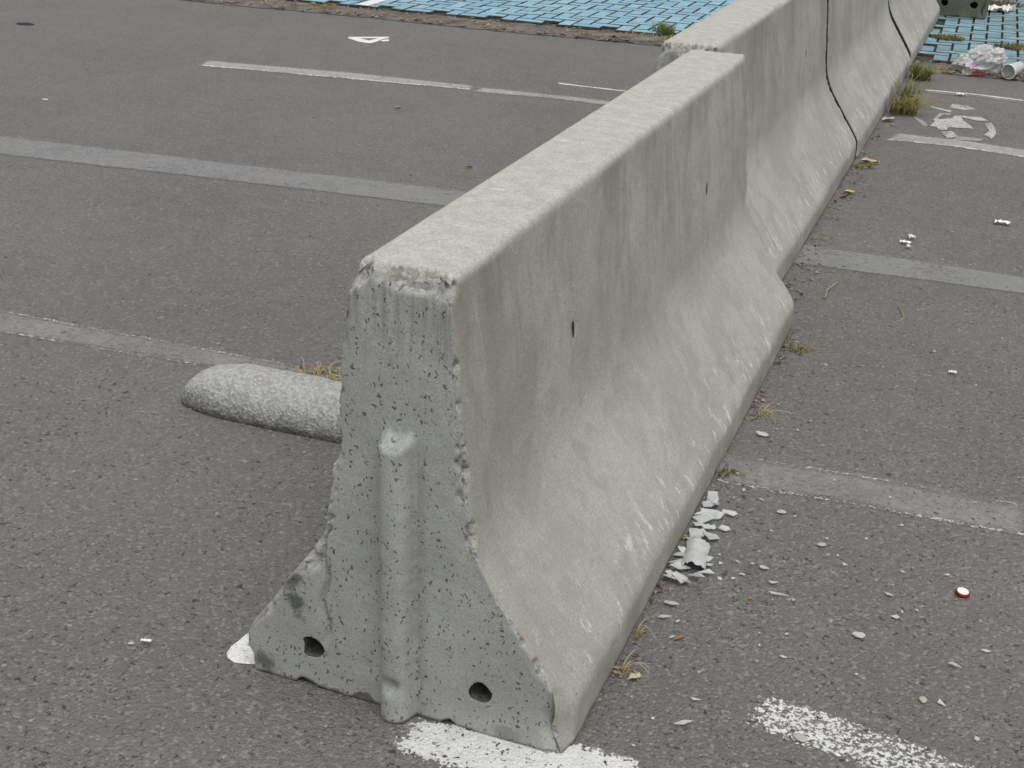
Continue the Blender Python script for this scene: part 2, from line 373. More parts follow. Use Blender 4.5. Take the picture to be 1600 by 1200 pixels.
# white line on the far left bay, fading toward the barrier
lo = P((305, 103), (520, 122), (740, 142)); up = P((325, 94), (560, 114), (745, 134))
strip('painted_line', lo, up, PGW, .0015, 'worn whitish parking line left of the barriers', 120)
strip('painted_line_edge', off(lo, -.005), off(lo, .055), PED2, .0022, None, 160, 6)
strip('painted_line', P((735, 144), (860, 155), (1000, 172)), P((750, 136), (860, 147), (1000, 163)), PGW, .0016, None, 80)
strip('painted_line_edge', P((735, 144), (860, 155), (1000, 172)), P((750, 136), (860, 147), (1000, 163)), PEDF, .0024, None, 80)
strip('painted_line', P((868, 132), (970, 144), (1010, 149)), P((868, 128), (970, 140), (1010, 145)), PED2, .0015, 'thin white line ending behind the near barrier')
# right bays
lo = P((1375, 219), (1490, 230), (1620, 250)); up = P((1400, 207), (1500, 218), (1620, 236))
strip('painted_line', lo, up, PGW, .0015, 'worn whitish parking line right of the barriers, nearer side of the bicycle sign', 120)
strip('painted_line_edge', off(lo, -.005), off(lo, .05), PED2, .0022, None, 160, 6)
strip('painted_line', P((1440, 146), (1520, 152), (1620, 166)), P((1440, 140), (1520, 147), (1620, 160)), PGH, .0015, 'faint line beyond the bicycle sign', 100)
strip('painted_line_edge', P((1440, 142), (1520, 149), (1620, 162)), P((1440, 139), (1520, 146), (1620, 158)), PED, .0022, None, 120, 4)
# flaking white line in front
strip('painted_line', P((1130, 1132), (1245, 1178), (1500, 1272), (1700, 1340)), P((1172, 1066), (1300, 1103), (1520, 1178), (1750, 1250)), PWN, .0015, 'flaking white line at the lower right', 120, 16)
strip('painted_line', [(.02, -.105), (.2, -.115), (.42, -.07)], [(.02, .0), (.25, .05), (.46, .06)], PW, .0015, 'white paint under the right foot of the near barrier', 60, 16)
# stripe on the pavers is added with them

def poly(name, pxs, mat, z, parent):
    pts = [at(a, b) for a, b in pxs]
    o = obj(name, [(q[0], q[1], z) for q in pts], [tuple(range(len(pts)))], mat, parent)
    bm = bmesh.new(); bm.from_mesh(o.data); bmesh.ops.triangulate(bm, faces=bm.faces[:])
    for f in bm.faces:
        if f.normal.z < 0: f.normal_flip()
    bm.to_mesh(o.data); bm.free(); pattr(o, 'm', [.8]*len(o.data.vertices)); return o
def zpx(l, ox, oy, s): return [(ox+a/s, oy+b/s) for a, b in l]
def joined(name, polys, mat, z0, label):
    V = []; F = []
    for k, pl in enumerate(polys):
        bm = bmesh.new(); vs = [bm.verts.new((q[0], q[1], z0+k*.0006)) for q in [at(a, b) for a, b in pl]]
        f = bm.faces.new(vs); bmesh.ops.triangulate(bm, faces=[f]); bm.verts.index_update(); n = len(V)
        V += [tuple(v.co) for v in bm.verts]
        for f in bm.faces:
            ix = [v.index+n for v in f.verts]; F.append(ix if f.normal.z > 0 else ix[::-1])
        bm.free()
    o = obj(name, V, F, mat, lot); pattr(o, 'm', [.8]*len(V)); o['label'] = label; return o
joined('painted_digit', [zpx(q, 530, 45, 16) for q in [
    [(225, 207), (1240, 203), (1240, 236), (225, 243)],
    [(225, 238), (420, 222), (750, 300), (930, 250), (1100, 232), (1240, 224), (1240, 242), (1060, 268), (940, 328), (760, 374), (480, 328)],
    [(1000, 288), (1110, 283), (1245, 273), (1245, 314), (1100, 327)]]], PDIG, .0015, 'white painted number 4 lying on its side')
joined('painted_patch', [[(396, 988), (384, 992), (372, 1003), (362, 1010), (354, 1021), (356, 1029), (366, 1036), (380, 1038), (410, 1040), (440, 1000)]], PDIG, .0015, 'white paint peeping out under the left foot of the near barrier')
joined('painted_bicycle', [zpx(q, 1420, 140, 8.89) for q in [
    [(570, 250), (610, 200), (820, 232), (940, 275), (780, 287)],
    [(280, 238), (340, 240), (600, 300), (570, 322)],
    [(340, 420), (420, 335), (560, 335), (590, 352), (470, 360), (400, 395), (420, 420), (600, 405), (640, 365), (720, 370), (760, 440), (910, 550), (560, 530), (520, 570), (400, 560), (390, 520), (290, 515), (360, 450)],
    [(720, 368), (880, 385), (1000, 390), (1100, 440), (960, 440), (760, 400)],
    [(1050, 480), (1150, 475), (1200, 560), (1210, 620), (1150, 705), (1110, 665), (1040, 640), (1120, 585)],
    [(440, 600), (600, 590), (680, 660), (540, 690)]]], PSYM, .0015, 'worn white bicycle sign painted in the right bay')
joined('painted_bicycle_frame', [zpx(q, 1420, 140, 8.89) for q in [
    [(70, 385), (110, 390), (230, 455), (260, 510), (200, 512)], [(680, 650), (1040, 690), (1000, 720), (600, 700)]]], PSYMF, .0015, 'faint rest of the bicycle sign')

# ------------------------------------------------------------------ pavers and edging
def kerb_y(x): return 6.78+.03*x
def pav_y(x): return 7.13+.03*x
bed = obj('paved_area', [(-40, pav_y(-40), .004), (40, pav_y(40), .004), (40, 60, .004), (-40, 60, .004)], [(0, 1, 2, 3)], MSAND)
tag(bed, kind='structure')
# edging: uneven dirty concrete strip
xs = np.arange(-14, 6.01, .06); V = []; F = []
for i, x in enumerate(xs):
    for j in range(7):
        s = j/6; jit = .03*(rng.random()-.5)
        yy = kerb_y(x)*(1-s)+pav_y(x)*s + (jit if j == 0 else 0) + (.02*math.sin(x*3.1) if j == 0 else 0)
        zz = .003 + (.012*math.sin(math.pi*min(1, s*1.0))+.008*rng.random())*(0 if j in (0,) else 1)
        V.append((x, yy, zz))
for i in range(len(xs)-1):
    for j in range(6): F.append((i*7+j, (i+1)*7+j, (i+1)*7+j+1, i*7+j+1))
ed = obj('edging_strip', V, F, MKERB, None, True); tag(ed, kind='structure')

U = .104; ANG = math.atan(.03)
def paver_mesh(lx, ly, name):
    hx, hy = lx/2-.004, ly/2-.004; b = .0045; h = .020
    V = []
    for (ix, z) in ((0, 0), (0, h-b*1.2), (b, h)):
        for sx, sy in ((-1, -1), (1, -1), (1, 1), (-1, 1)): V.append((sx*(hx-ix), sy*(hy-ix), z))
    F = [(8, 9, 10, 11)]
    for r in (0, 4):
        for k in range(4): F.append((r+k, r+(k+1) % 4, r+4+(k+1) % 4, r+4+k))
    return V, F
PVH = paver_mesh(2*U, U, 'h'); PVV = paver_mesh(U, 2*U, 'v')
def mk(name, VF):
    me = bpy.data.meshes.new(name); me.from_pydata(VF[0], [], VF[1]); me.materials.append(MPAVER); me.materials.append(MSAND); me.update()
    for k in range(1, 9): me.polygons[k].material_index = 1
    return me
meH, meV = mk('paver', PVH), mk('paver', PVV)
ca, sa = math.cos(ANG), math.sin(ANG)
cells = []
for i in range(-95, 60):
    for j in range(0, 75):
        k = (i-j) % 4
        if k == 0: cx, cy, hz = (i+1)*U, (j+.5)*U, True
        elif k == 3: cx, cy, hz = (i+.5)*U, (j+1)*U, False
        else: continue
        X = cx*ca-cy*sa; Y = pav_y(0)+cx*sa+cy*ca+.005
        cells.append((X, Y, hz))
def hidden(x, y):
    if -.42 < x < .20 and y < 9.05: return True
    a, b, d = topx((x, y, 0.01))
    if a < -20 or a > 1620 or b < -14: return True
    # behind the barrier row
    xl = 1145-(b)*(1145-1025)/63.0
    return xl+12 < a < 1440
vis = []; rest = []
for c in cells:
    x, y, hz = c
    if -.43 < x < .215 and y < 9.06: 
        continue
    (rest if hidden(x, y) else vis).append(c)
vis.sort(key=lambda c: topx((c[0], c[1], 0))[2]); rest += vis[300:]; vis = vis[:300]
for (x, y, hz) in vis:
    o = bpy.data.objects.new('paver', meH if hz else meV); C.objects.link(o); o.parent = bed
    o.location = (x, y, .002+.004*rng.random()); o.rotation_euler = (rng.uniform(-.012, .012), rng.uniform(-.012, .012), ANG+rng.uniform(-.012, .012))
V = []; F = []; rv = []
for (x, y, hz) in rest:
    vv, ff = PVH if hz else PVV; n = len(V); r = rng.random(); z0 = .002+.004*r
    for (a, b, c) in vv: V.append((x+a*ca-b*sa, y+a*sa+b*ca, z0+c)); rv.append(r)
    F += [tuple(q+n for q in f) for f in ff]
rp = obj('paver_field', V, F, MPAVER, bed); pattr(rp, 'rnd', rv); rp['kind'] = 'stuff'
rp.data.materials.append(MSAND); rp.data.polygons.foreach_set('material_index', [1 if 1 <= k % 9 else 0 for k in range(len(rp.data.polygons))])
stripe = obj('painted_stripe', [(-3.70, 7.03, .0275), (-3.60, 7.03, .0275), (-3.66, 8.6, .0275), (-3.76, 8.6, .0275)], [(0, 1, 2, 3)], PDIG, bed)
pattr(stripe, 'm', [1]*4); stripe['label'] = 'white stripe painted across the blue pavers'

# ------------------------------------------------------------------ concrete barriers
H = .81
def resample(pl, n):
    pl = np.array(pl, float); d = np.r_[0, np.cumsum(np.linalg.norm(np.diff(pl, axis=0), axis=1))]
    t = np.linspace(0, d[-1], n); return np.c_[np.interp(t, d, pl[:, 0]), np.interp(t, d, pl[:, 1])]
def smoothpl(pl, n, it):
    q = resample(pl, n)
    for _ in range(it): q[1:-1] = q[1:-1]*.5+(q[:-2]+q[2:])*.25
    return q
def side(wb, wm, wt, h0, h1, n):
    base = [(wb, 0), (wb-.004, h0), (wm+.003, h1), (wt+.007, H*.9), (wt, H-.012), (wt-.004, H-.004), (wt-.016, H)]
    A = np.array(base[1])*.24+np.array(base[2])*.76; B = np.array(base[2]); K = np.array([wm-.006, h1+.065])
    bez = [tuple(A*(1-t)**2+2*B*t*(1-t)+K*t*t) for t in np.linspace(0, 1, 14)]
    T0 = np.array([wb-.001, h0-.013]); T1 = np.array([wb-.003, h0]); T2 = T1*.94+B*.06
    toe = [tuple(T0*(1-t)**2+2*T1*t*(1-t)+T2*t*t) for t in np.linspace(0, 1, 8)]
    dense = smoothpl(base[:1]+toe+bez+base[3:], n*4, 12)
    q = resample(dense, n); q[0] = base[0]; q[-1] = base[-1]; return q

def barrier(name, L, seed, mat, wl, wr, chipk=1.0, dense=True, spall=True, nside=130, ntop=80, ridge=True, farend=True):
    n, m = nside, ntop
    Ls = side(*wl, n); Rs = side(*wr, n)
    ys = [0.0]; dy = .004 if dense else .01
    while ys[-1] < L:
        ys.append(ys[-1]+dy); 
        if ys[-1] > .05: dy = min(dy*1.12, .02)
    ys = np.array(ys); ys *= L/ys[-1]; ny = len(ys)
    per = [(-x, z) for x, z in Ls] + [(-Ls[-1][0]*(1-s)+Rs[-1][0]*s, H) for s in np.linspace(0, 1, m)[1:-1]] + [(x, z) for x, z in Rs[::-1]]
    per = np.array(per); npf = len(per)
    V = np.zeros((ny, npf, 3)); V[:, :, 0] = per[None, :, 0]; V[:, :, 2] = per[None, :, 1]; V[:, :, 1] = ys[:, None]
    V = V.reshape(-1, 3); F = []
    idx = np.arange(ny*npf).reshape(ny, npf)
    for i in range(ny-1):
        for j in range(npf-1): F.append((idx[i, j], idx[i, j+1], idx[i+1, j+1], idx[i+1, j]))
    nsweep = len(V)
    def capgrid(row, flip):
        nonlocal V
        g = np.zeros((n, m), int); new = []
        base = len(V); cnt = 0
        y = ys[row]
        for i in range(n):
            for j in range(m):
                if j == 0: g[i, j] = idx[row, i]
                elif j == m-1: g[i, j] = idx[row, npf-1-i]
                elif i == n-1: g[i, j] = idx[row, n-1+j]
                else:
                    s = j/(m-1); new.append((-Ls[i][0]*(1-s)+Rs[i][0]*s, y, Ls[i][1]*(1-s)+Rs[i][1]*s)); g[i, j] = base+cnt; cnt += 1
        V = np.vstack([V, np.array(new)])
        for i in range(n-1):
            for j in range(m-1):
                q = (g[i, j], g[i, j+1], g[i+1, j+1], g[i+1, j]); F.append(q if flip else q[::-1])
        return g
    capfaces0 = len(F); g0 = capgrid(0, True)
    capfaces1 = len(F); g1 = capgrid(ny-1, False)
    nV = len(V); cap = np.zeros(nV); cap[g0.ravel()] = 1; cap[g1.ravel()] = 1
    # bottom closing face strip
    F.append(tuple(int(q) for q in list(g0[0, ::-1]))+tuple(int(idx[r, 0]) for r in range(1, ny-1))+tuple(int(q) for q in g1[0])+tuple(int(idx[r, npf-1]) for r in range(ny-2, 0, -1)))
    x, y, z = V[:, 0].copy(), V[:, 1].copy(), V[:, 2].copy()
    xl = -np.interp(z, Ls[:, 1], Ls[:, 0]); xr = np.interp(z, Rs[:, 1], Rs[:, 0]); cx = (xl+xr)/2
    dedge = np.minimum(np.minimum(x-xl, xr-x), H-z)       # distance to the outline, on the cap
    dend = np.minimum(y, L-y)                              # distance to the end, on the sides
    dE = np.where(cap > .5, np.maximum(dedge, 0), dend)
    Pn = np.c_[x, y*0, z]+np.array([0, 0, seed*3.7])
    ra = fbm(Pn, 38, 3, seed); rb = fbm(Pn, 9, 2, seed+5)
    r = .003+.017*chipk*sstep(.45, .72, ra)*(.35+sstep(.38, .62, rb))
    if spall:                                              # top arris of the end broken off
        r = np.where(z > H-.05, r+chipk*(.008+.044*fbm(np.c_[x, x*0, x*0], 45, 3, seed+9))*sstep(H-.05, H-.02, z), r)
    if spall and ridge: r = r+np.where((x < cx) & (z > .085) & (z < .34), .016*sstep(.35, .6, fbm(Pn, 14, 2, seed+30)), 0)
    k = np.clip(1-dE/np.maximum(r, 1e-4), 0, 1)
    near = np.where(y < L/2, 1, -1)
    rough = (fbm(V, 110, 2, seed+2)-.5)
    capm = cap > .5
    dside = np.maximum(np.minimum(x-xl, xr-x), 0); dtop = np.maximum(H-z, 0)
    wtop = np.where(capm, np.clip((dside+1e-5)/(dside+dtop+2e-5), 0, 1), (z > H-.006)*1.0)
    wtop = np.where(z > H-.07, wtop, 0)
    dirx = np.where(x > cx, -1, 1)
    amt = k*r*.5+k*rough*.007*np.clip(r/.012, 0, 1)
    V[:, 1] += near*amt
    V[:, 0] += dirx*amt*(1-wtop)
    V[:, 2] -= amt*wtop
    chip = np.clip(k*1.5, 0, 1)*np.clip(r/.010, 0, 1)
    # long wave unevenness of the cast faces
    body = (fbm(V, 3.5, 2, seed+20)-.5)*.007+(fbm(V, 16, 2, seed+21)-.5)*.0022
    V[:, 0] += np.where(cap > .5, 0, np.sign(x-cx)*body*np.clip(np.abs(x-cx)/.05, 0, 1)*(z > .01)*(z < H-.004))
    V[:, 2] += np.where((cap < .5) & (z > H-.004), (fbm(V, 40, 3, seed+4)-.5)*.004, 0)
    capm = cap > .5
    V[:, 1] += np.where(capm & (k < .01), near*(fbm(V, 22, 3, seed+6)-.5)*.004, 0)
    if ridge:                                              # rounded key cast on the near end
        s = (x+.001-.006*(.5-z))/.0300
        prof = np.clip(1-np.abs(s)**2.4, 0, 1)**.5*.038
        topm = sstep(.540, .522, z+.022*(fbm(np.c_[x, x*0, z], 60, 2, 3)-.5))
        V[:, 1] -= np.where(capm & (y < .02), prof*topm, 0)
        tb = np.where(capm & (y < .02) & (np.abs(s) < 1), np.exp(-((z-.53)/.012)**2), 0)
        chip = np.maximum(chip, tb*.15); V[:, 1] += tb*rough*.018
        cr = np.exp(-((x+.140-.006*np.sin(z*60))/.0045)**2)*sstep(.09, .12, z)*sstep(.28, .24, z)*capm*(y < .02); V[:, 1] += cr*.010
        hb = np.exp(-((x-.001)**2+(z-.075)**2)/(2*.009**2))*capm*(y < .02); V[:, 1] += hb*.018
    # ragged foot
    fz = np.clip(1-z/.05, 0, 1); rag = .002+.016*sstep(.45, .75, fbm(np.c_[x*1.0, y, x*0], 26, 3, seed+8))
    V[:, 2] += np.where(z < .05, fz*rag*np.clip(1-dend/.12, .25, 1), 0)
    # knocked corner of the right foot at the near end
    kc = np.clip(1-np.linalg.norm((np.c_[x-wr[0], y, z-.06])/np.array([.05, .05, .09]), axis=1), 0, 1)
    V[:, 0] -= kc*.03; V[:, 1] += kc*.022*capm
    o = obj(name, V, F, mat[0], None, True); o.data.materials.append(mat[1])
    mi = np.zeros(len(F), int); mi[capfaces0:-1] = 1; o.data.polygons.foreach_set('material_index', mi)
    cf = np.array([chip[list(f)].mean() if len(f) == 4 else 0 for f in F]); o.data.polygons.foreach_set('use_smooth', cf < .22)
    pattr(o, 'chip', np.clip(chip, 0, 1))
    return o

def cut(o, cutters):
    """drill real holes: cutters = list of (center, axis, radius, stretch_z, depth)"""
    bm = bmesh.new()
    for (c, ax, r, sz, dep) in cutters:
        q = Vector((0, 0, 1)).rotation_difference(Vector(ax))
        mtx = Matrix.Translation(c) @ Matrix.Diagonal((1, 1, sz, 1)) @ q.to_matrix().to_4x4()
        g = bmesh.ops.create_cone(bm, cap_ends=True, segments=20, radius1=r*.85, radius2=r, depth=dep, matrix=mtx)
        for v in g['verts']:
            v.co += Vector([(float(vnoise(np.array([[v.co.x, v.co.y, v.co.z]])+k*3, 60)[0])-.5)*r*.5 for k in range(3)])
    me = bpy.data.meshes.new('cutter'); bm.to_mesh(me); bm.free(); me.materials.append(MHOLE)
    k = bpy.data.objects.new('cutter', me); C.objects.link(k)
    md = o.modifiers.new('holes', 'BOOLEAN'); md.operation = 'DIFFERENCE'; md.object = k; md.solver = 'EXACT'; md.material_mode = 'TRANSFER'
    k.matrix_world = o.matrix_world.copy()
    dg = bpy.context.evaluated_depsgraph_get(); new = bpy.data.meshes.new_from_object(o.evaluated_get(dg))
    o.modifiers.clear(); old = o.data; o.data = new; bpy.data.objects.remove(k)
    return o

WL = (.300, .134, .086, .090, .325); WR = (.309, .131, .082, .086, .336)
b1 = barrier('concrete_barrier', 2.142, 1, MCN, WL, WR, 1.0, True, True, 130, 130)
cut(b1, [((-.165, .02, .083), (0, -1, 0), .023, 1.0, .34), ((.153, .02, .087), (0, -1, 0), .0225, 1.0, .34),
         ((.098, .533, .539), (1, 0, .1), .007, 2.6, .05), ((.098, 1.631, .535), (1, 0, .1), .007, 2.6, .05)])
tag(b1, 'nearest grey concrete traffic barrier, its keyed end face with two round holes toward us', 'barrier', 'concrete traffic barriers in a row')
b2 = barrier('concrete_barrier', 2.195, 2, MC, WL, WR, 1.0, True, True, 110, 50, False)
b2.location = (-.105, 2.172, 0); bpy.context.view_layer.update()
cut(b2, [((.103, 1.64, .539), (1, 0, .1), .007, 2.6, .05)])
tag(b2, 'concrete barrier set back just behind the nearest one, its near top corner broken', 'barrier', 'concrete traffic barriers in a row')
b3 = barrier('concrete_barrier', 2.39, 3, MC, WL, WR, .35, False, False, 90, 40, False)
b3.location = (-.098, 4.384, 0)
tag(b3, 'concrete barrier between two dark joints, with grass tufts at its foot', 'barrier', 'concrete traffic barriers in a row')
b4 = barrier('concrete_barrier', 2.20, 4, MC, WL, WR, .35, False, False, 90, 40, False)
b4.location = (-.096, 6.790, .022)
tag(b4, 'farthest barrier of the grey row, reaching onto the blue pavers', 'barrier', 'concrete traffic barriers in a row')
def joint_shade(o, y0, y1):  # black strip added in the open gap to stand in for its shade
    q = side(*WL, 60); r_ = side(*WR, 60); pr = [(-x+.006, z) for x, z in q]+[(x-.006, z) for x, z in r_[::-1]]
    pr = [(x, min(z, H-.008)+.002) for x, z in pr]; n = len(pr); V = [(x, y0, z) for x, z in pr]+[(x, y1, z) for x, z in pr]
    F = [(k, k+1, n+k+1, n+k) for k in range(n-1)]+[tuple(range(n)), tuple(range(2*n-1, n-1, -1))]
    j = obj('joint_shade', V, F, MBLACK, o); j['label'] = 'black strip added as the shade in the joint'
joint_shade(b3, -.0155, -.0005); joint_shade(b4, -.0145, -.0005)
WB5 = (.31, .20, .10, .26, .42)
b5 = barrier('concrete_barrier', 2.2, 5, MCM, WB5, WB5, .5, False, False, 90, 60, False)
b5.location = (.225, 9.17, .022); bpy.context.view_layer.update()
cut(b5, [((-.0, .02, .105), (0, -1, 0), .028, 1.0, .16), ((.215, .02, .10), (0, -1, 0), .028, 1.0, .16)])
tag(b5, 'dark mossy concrete block standing on the blue pavers, end with two round holes', 'barrier')

# ------------------------------------------------------------------ wheel stop
def wheel_stop():
    L0 = .74; n = 120; m = 40; V = []; F = []
    for i in range(n+1):
        s = i/n; x = s*L0
        e = min(1, x/.20); r = math.sqrt(max(0, 1-(1-e)**2)); r = max(r, .02)
        e2 = min(1, (L0-x)/.10); r *= max(.02, math.sqrt(max(0, 1-(1-e2)**2)))
        for j in range(m+1):
            a = math.pi*j/m; ca_, sa_ = math.cos(a), math.sin(a)
            yy = -ca_*.095; zz = .108*(abs(sa_)**.62)
            V.append((x, yy*(.35+.65*r), zz*(r**.75)))
    V = np.array(V); d = (fbm(V, 14, 3, 4)-.5)*.012+(fbm(V, 60, 2, 5)-.5)*.004
    nn = V-np.array([0, 0, 0.02]); nn[:, 0] = 0; nn /= np.linalg.norm(nn, axis=1)[:, None]+1e-6
    V = V+nn*d[:, None]*(V[:, 2:3] > .002); V[:, 2] = np.maximum(V[:, 2], 0)
    for i in range(n):
        for j in range(m): F.append((i*(m+1)+j, i*(m+1)+j+1, (i+1)*(m+1)+j+1, (i+1)*(m+1)+j))
    F.append(tuple(range(m, -1, -1))); F.append(tuple(n*(m+1)+j for j in range(m+1)))
    F.append(tuple(i*(m+1) for i in range(n+1))+tuple(i*(m+1)+m for i in range(n, -1, -1)))
    o = obj('wheel_stop', V, F, MSTOP, None, True)
    bm = bmesh.new(); bm.from_mesh(o.data); bmesh.ops.recalc_face_normals(bm, faces=bm.faces); bm.to_mesh(o.data); bm.free()
    o.data.polygons.foreach_set('use_smooth', [True]*len(o.data.polygons))
    o.location = (-1.055, .945, 0); o.rotation_euler.z = .02
    return tag(o, 'low rounded wheel stop with worn white paint left of the nearest barrier', 'wheel stop')
wheel_stop()

# ------------------------------------------------------------------ grass, straw, leaves
def blades(name, x, y, n, hgt, spread, mat, lean=(0, 0), w=.004, z=0., flat=0.5, seed=0):
    r = random.Random(seed+int(x*100)+int(y*37)); V = []; F = []; tip = []
    for _ in range(n):
        a = r.uniform(0, 6.283); rad = spread*r.random()**.7*.45; bx, by = x+math.cos(a)*rad, y+math.sin(a)*rad
        d = r.uniform(0, 6.283); out = r.uniform(.15, 1)*flat*hgt; h = hgt*r.uniform(.45, 1.05)
        dx, dy = math.cos(d)*out+lean[0]*h, math.sin(d)*out+lean[1]*h; px_, py_ = -math.sin(d), math.cos(d); b0 = len(V); K = 5
        for k in range(K+1):
            s = k/K; ww = w*(1-s*.9)*(.7+.6*r.random()) if k else w
            cxp = bx+dx*s**1.6; cyp = by+dy*s**1.6; cz = z+h*(s-.28*s*s*flat*2*s)
            V += [(cxp-px_*ww, cyp-py_*ww, max(cz, z+.001)), (cxp+px_*ww, cyp+py_*ww, max(cz, z+.001)+.0005)]; tip += [s, s]
        for k in range(K): F.append((b0+2*k, b0+2*k+1, b0+2*k+3, b0+2*k+2))
    o = obj(name, V, F, mat); pattr(o, 'tip', tip); return o
def tuft(px, py, n, h, sp, mat, label, lean=(0, 0), flat=.5, w=.004, z=0., name='grass_tuft', cat='grass tuft'):
    q = at(px, py); o = blades(name, q[0], q[1], n, h, sp, mat, lean, w, z, flat); return tag(o, label, cat)
tuft(1408, 178, 120, .21, .17, MMIXED, 'largest yellow-green grass tuft at the foot of the barrier row', (.3, -.1), 1.0, .0028)
tuft(1413, 165, 55, .24, .14, MGREEN, 'green shoots growing behind the largest grass tuft by the barriers', (.15, 0), .6)
tuft(1436, 124, 110, .16, .14, MGREEN, 'small green weed at the far joint of the barrier row', (.2, 0), .8, .005)
tuft(1036, 56, 130, .14, .16, MGREEN, 'green grass tuft at the paver edge left of the barriers', (.05, 0), .6)
tuft(1012, 60, 150, .06, .42, MSTRAW, 'dry grass spread beside the green tuft at the paver edge', (0, 0), 1.2)
tuft(902, 26, 60, .05, .22, MMIXED, 'low grass sprouting at the blue paver edge, left of the green tuft', (0, 0), .9)
tuft(735, 26, 50, .045, .20, MMIXED, 'low grass at the paver edge between the white stripe and the green tuft', (0, 0), .9)
tuft(510, 12, 70, .06, .20, MMIXED, 'low grass at the paver edge left of the white stripe', (0, 0), .9)
tuft(498, 588, 70, .045, .17, MSTRAW, 'dry straw caught behind the wheel stop', (0, 0), 1.6, .0025)
tuft(1479, 66, 300, .05, .26, MMOSS, 'brown dry moss clump on the blue pavers beside the far barrier', (0, 0), 1.0, .004, .02, 'moss_patch', 'moss')
tuft(1582, 80, 300, .05, .28, MMOSS, 'brown dry moss patch on the pavers behind the plastic cup', (0, 0), 1.0, .004, .02, 'moss_patch', 'moss')
tuft(1565, 12, 330, .055, .42, MMOSS, 'brown moss strip on the pavers beside the dark block', (0, 0), 1.0, .004, .02, 'moss_patch', 'moss')
tuft(1600, 122, 90, .06, .14, MMOSS, 'brown grass beside the plastic cup at the right edge', (0, 0), 1.0, .004, .0)
tuft(975, 1050, 11, .05, .05, MSTRAW, 'dry grass stalks at the near right foot of the nearest barrier', (.5, 0), 1.4, .0018)
tuft(995, 995, 9, .06, .04, MSTRAW, 'few dry stalks sticking out under the nearest barrier', (.5, 0), 1.4, .0018)
tuft(1245, 548, 26, .05, .07, MMIXED, 'small weed at the far end of the nearest barrier', (.5, 0), 1.4, .002)
tuft(1186, 648, 22, .045, .06, MSTRAW, 'tiny dry weed at the foot of the nearest barrier, beyond the broken glass', (.5, 0), 1.4, .002)
tuft(1130, 742, 26, .04, .06, MMOSS, 'tuft of dead roots where the ghosted line meets the barrier', (.3, 0), 1.4, .002)
tuft(1347, 262, 40, .05, .12, MMIXED, 'low weed at the joint of the second and third barrier', (.4, 0), 1.2, .003)

def stalk(pxs, label, w=.0022):
    V = []; F = []; tip = []; pts = [at(*q) for q in pxs]; n = len(pts)
    for i, q in enumerate(pts):
        a = pts[min(i+1, n-1)]-pts[max(i-1, 0)]; a /= np.linalg.norm(a); s = np.array([-a[1], a[0], 0])*w; zz = .006+.006*math.sin(i*1.7)
        V += [(*(q-s)[:2], zz), (*(q+s)[:2], zz), (q[0], q[1], zz+w*1.5)]; tip += [.7]*3
    for i in range(n-1):
        for k in range(3): F.append((i*3+k, i*3+(k+1) % 3, i*3+3+(k+1) % 3, i*3+3+k))
    o = obj('straw_stalk', V, F, MSTRAW); pattr(o, 'tip', tip); return tag(o, label, 'straw')
stalk([(1288, 469), (1292, 458), (1300, 449), (1308, 441)], 'single curved dry stalk on the asphalt near the grey band')
stalk([(1404, 480), (1409, 491), (1412, 499), (1405, 502)], 'faint bent stalk alone on the right asphalt')

def leaf(px, py, size, mat, label, rot=0, name='dead_leaf', z=.004):
    q = at(px, py); r = random.Random(int(px*7+py)); V = []; n = 10
    for k in range(n):
        a = 2*math.pi*k/n; rr = size*(.55+.25*r.random())*(1 if k % 2 else .8)
        X, Y = math.cos(a)*rr*1.5, math.sin(a)*rr*.8
        V.append((q[0]+X*math.cos(rot)-Y*math.sin(rot), q[1]+X*math.sin(rot)+Y*math.cos(rot), z+size*.5*abs(Y/size)+size*.25*r.random()))
    V.append((q[0], q[1], z)); F = [(k, (k+1) % n, n) for k in range(n)]
    o = obj(name, V, F, mat, None, False); return tag(o, label, 'leaf')
leaf(1327, 303, .030, MLEAF_Y, 'yellow-green leaf at the foot of the second barrier', .3)
leaf(1319, 309, .026, MLEAF_B, 'reddish brown leaf beside the yellow-green one', 1.0)
leaf(1357, 257, .05, MLEAF_P, 'pale dry leaf just past the joint of the second and third barrier', .2)
leaf(1388, 190, .04, MLEAF_P, 'pale dry leaf beside the largest grass tuft', .6)
leaf(888, 52, .045, MLEAF_P, 'pale orange leaf on the dirty edging, between two grass patches', .1)
leaf(760, 42, .04, MLEAF_P, 'pale leaf on the edging left of the orange one', .1)
leaf(965, 62, .05, MLEAF_B, 'red-brown leaf on the edging near the green tuft', .1)
leaf(996, 59, .04, MLEAF_B, 'brown leaf closest to the green tuft on the edging', .9)
leaf(1062, 1000, .012, MLEAF_B, 'tiny brown leaf on the asphalt below the broken glass', .9)
leaf(992, 1062, .016, MLEAF_P, 'curled pale leaf at the near right foot of the nearest barrier', .9)
leaf(1172, 938, .006, MLEAF_B, 'tiny rust-brown crumb on the asphalt right of the glass heap', .9)
leaf(733, 263, .018, MLEAF_B, 'small brown leaf left of the nearest barrier, above the grey band', .4)
leaf(622, 170, .02, MLEAF_P, 'small pale leaf on the asphalt below the worn left line', .4)

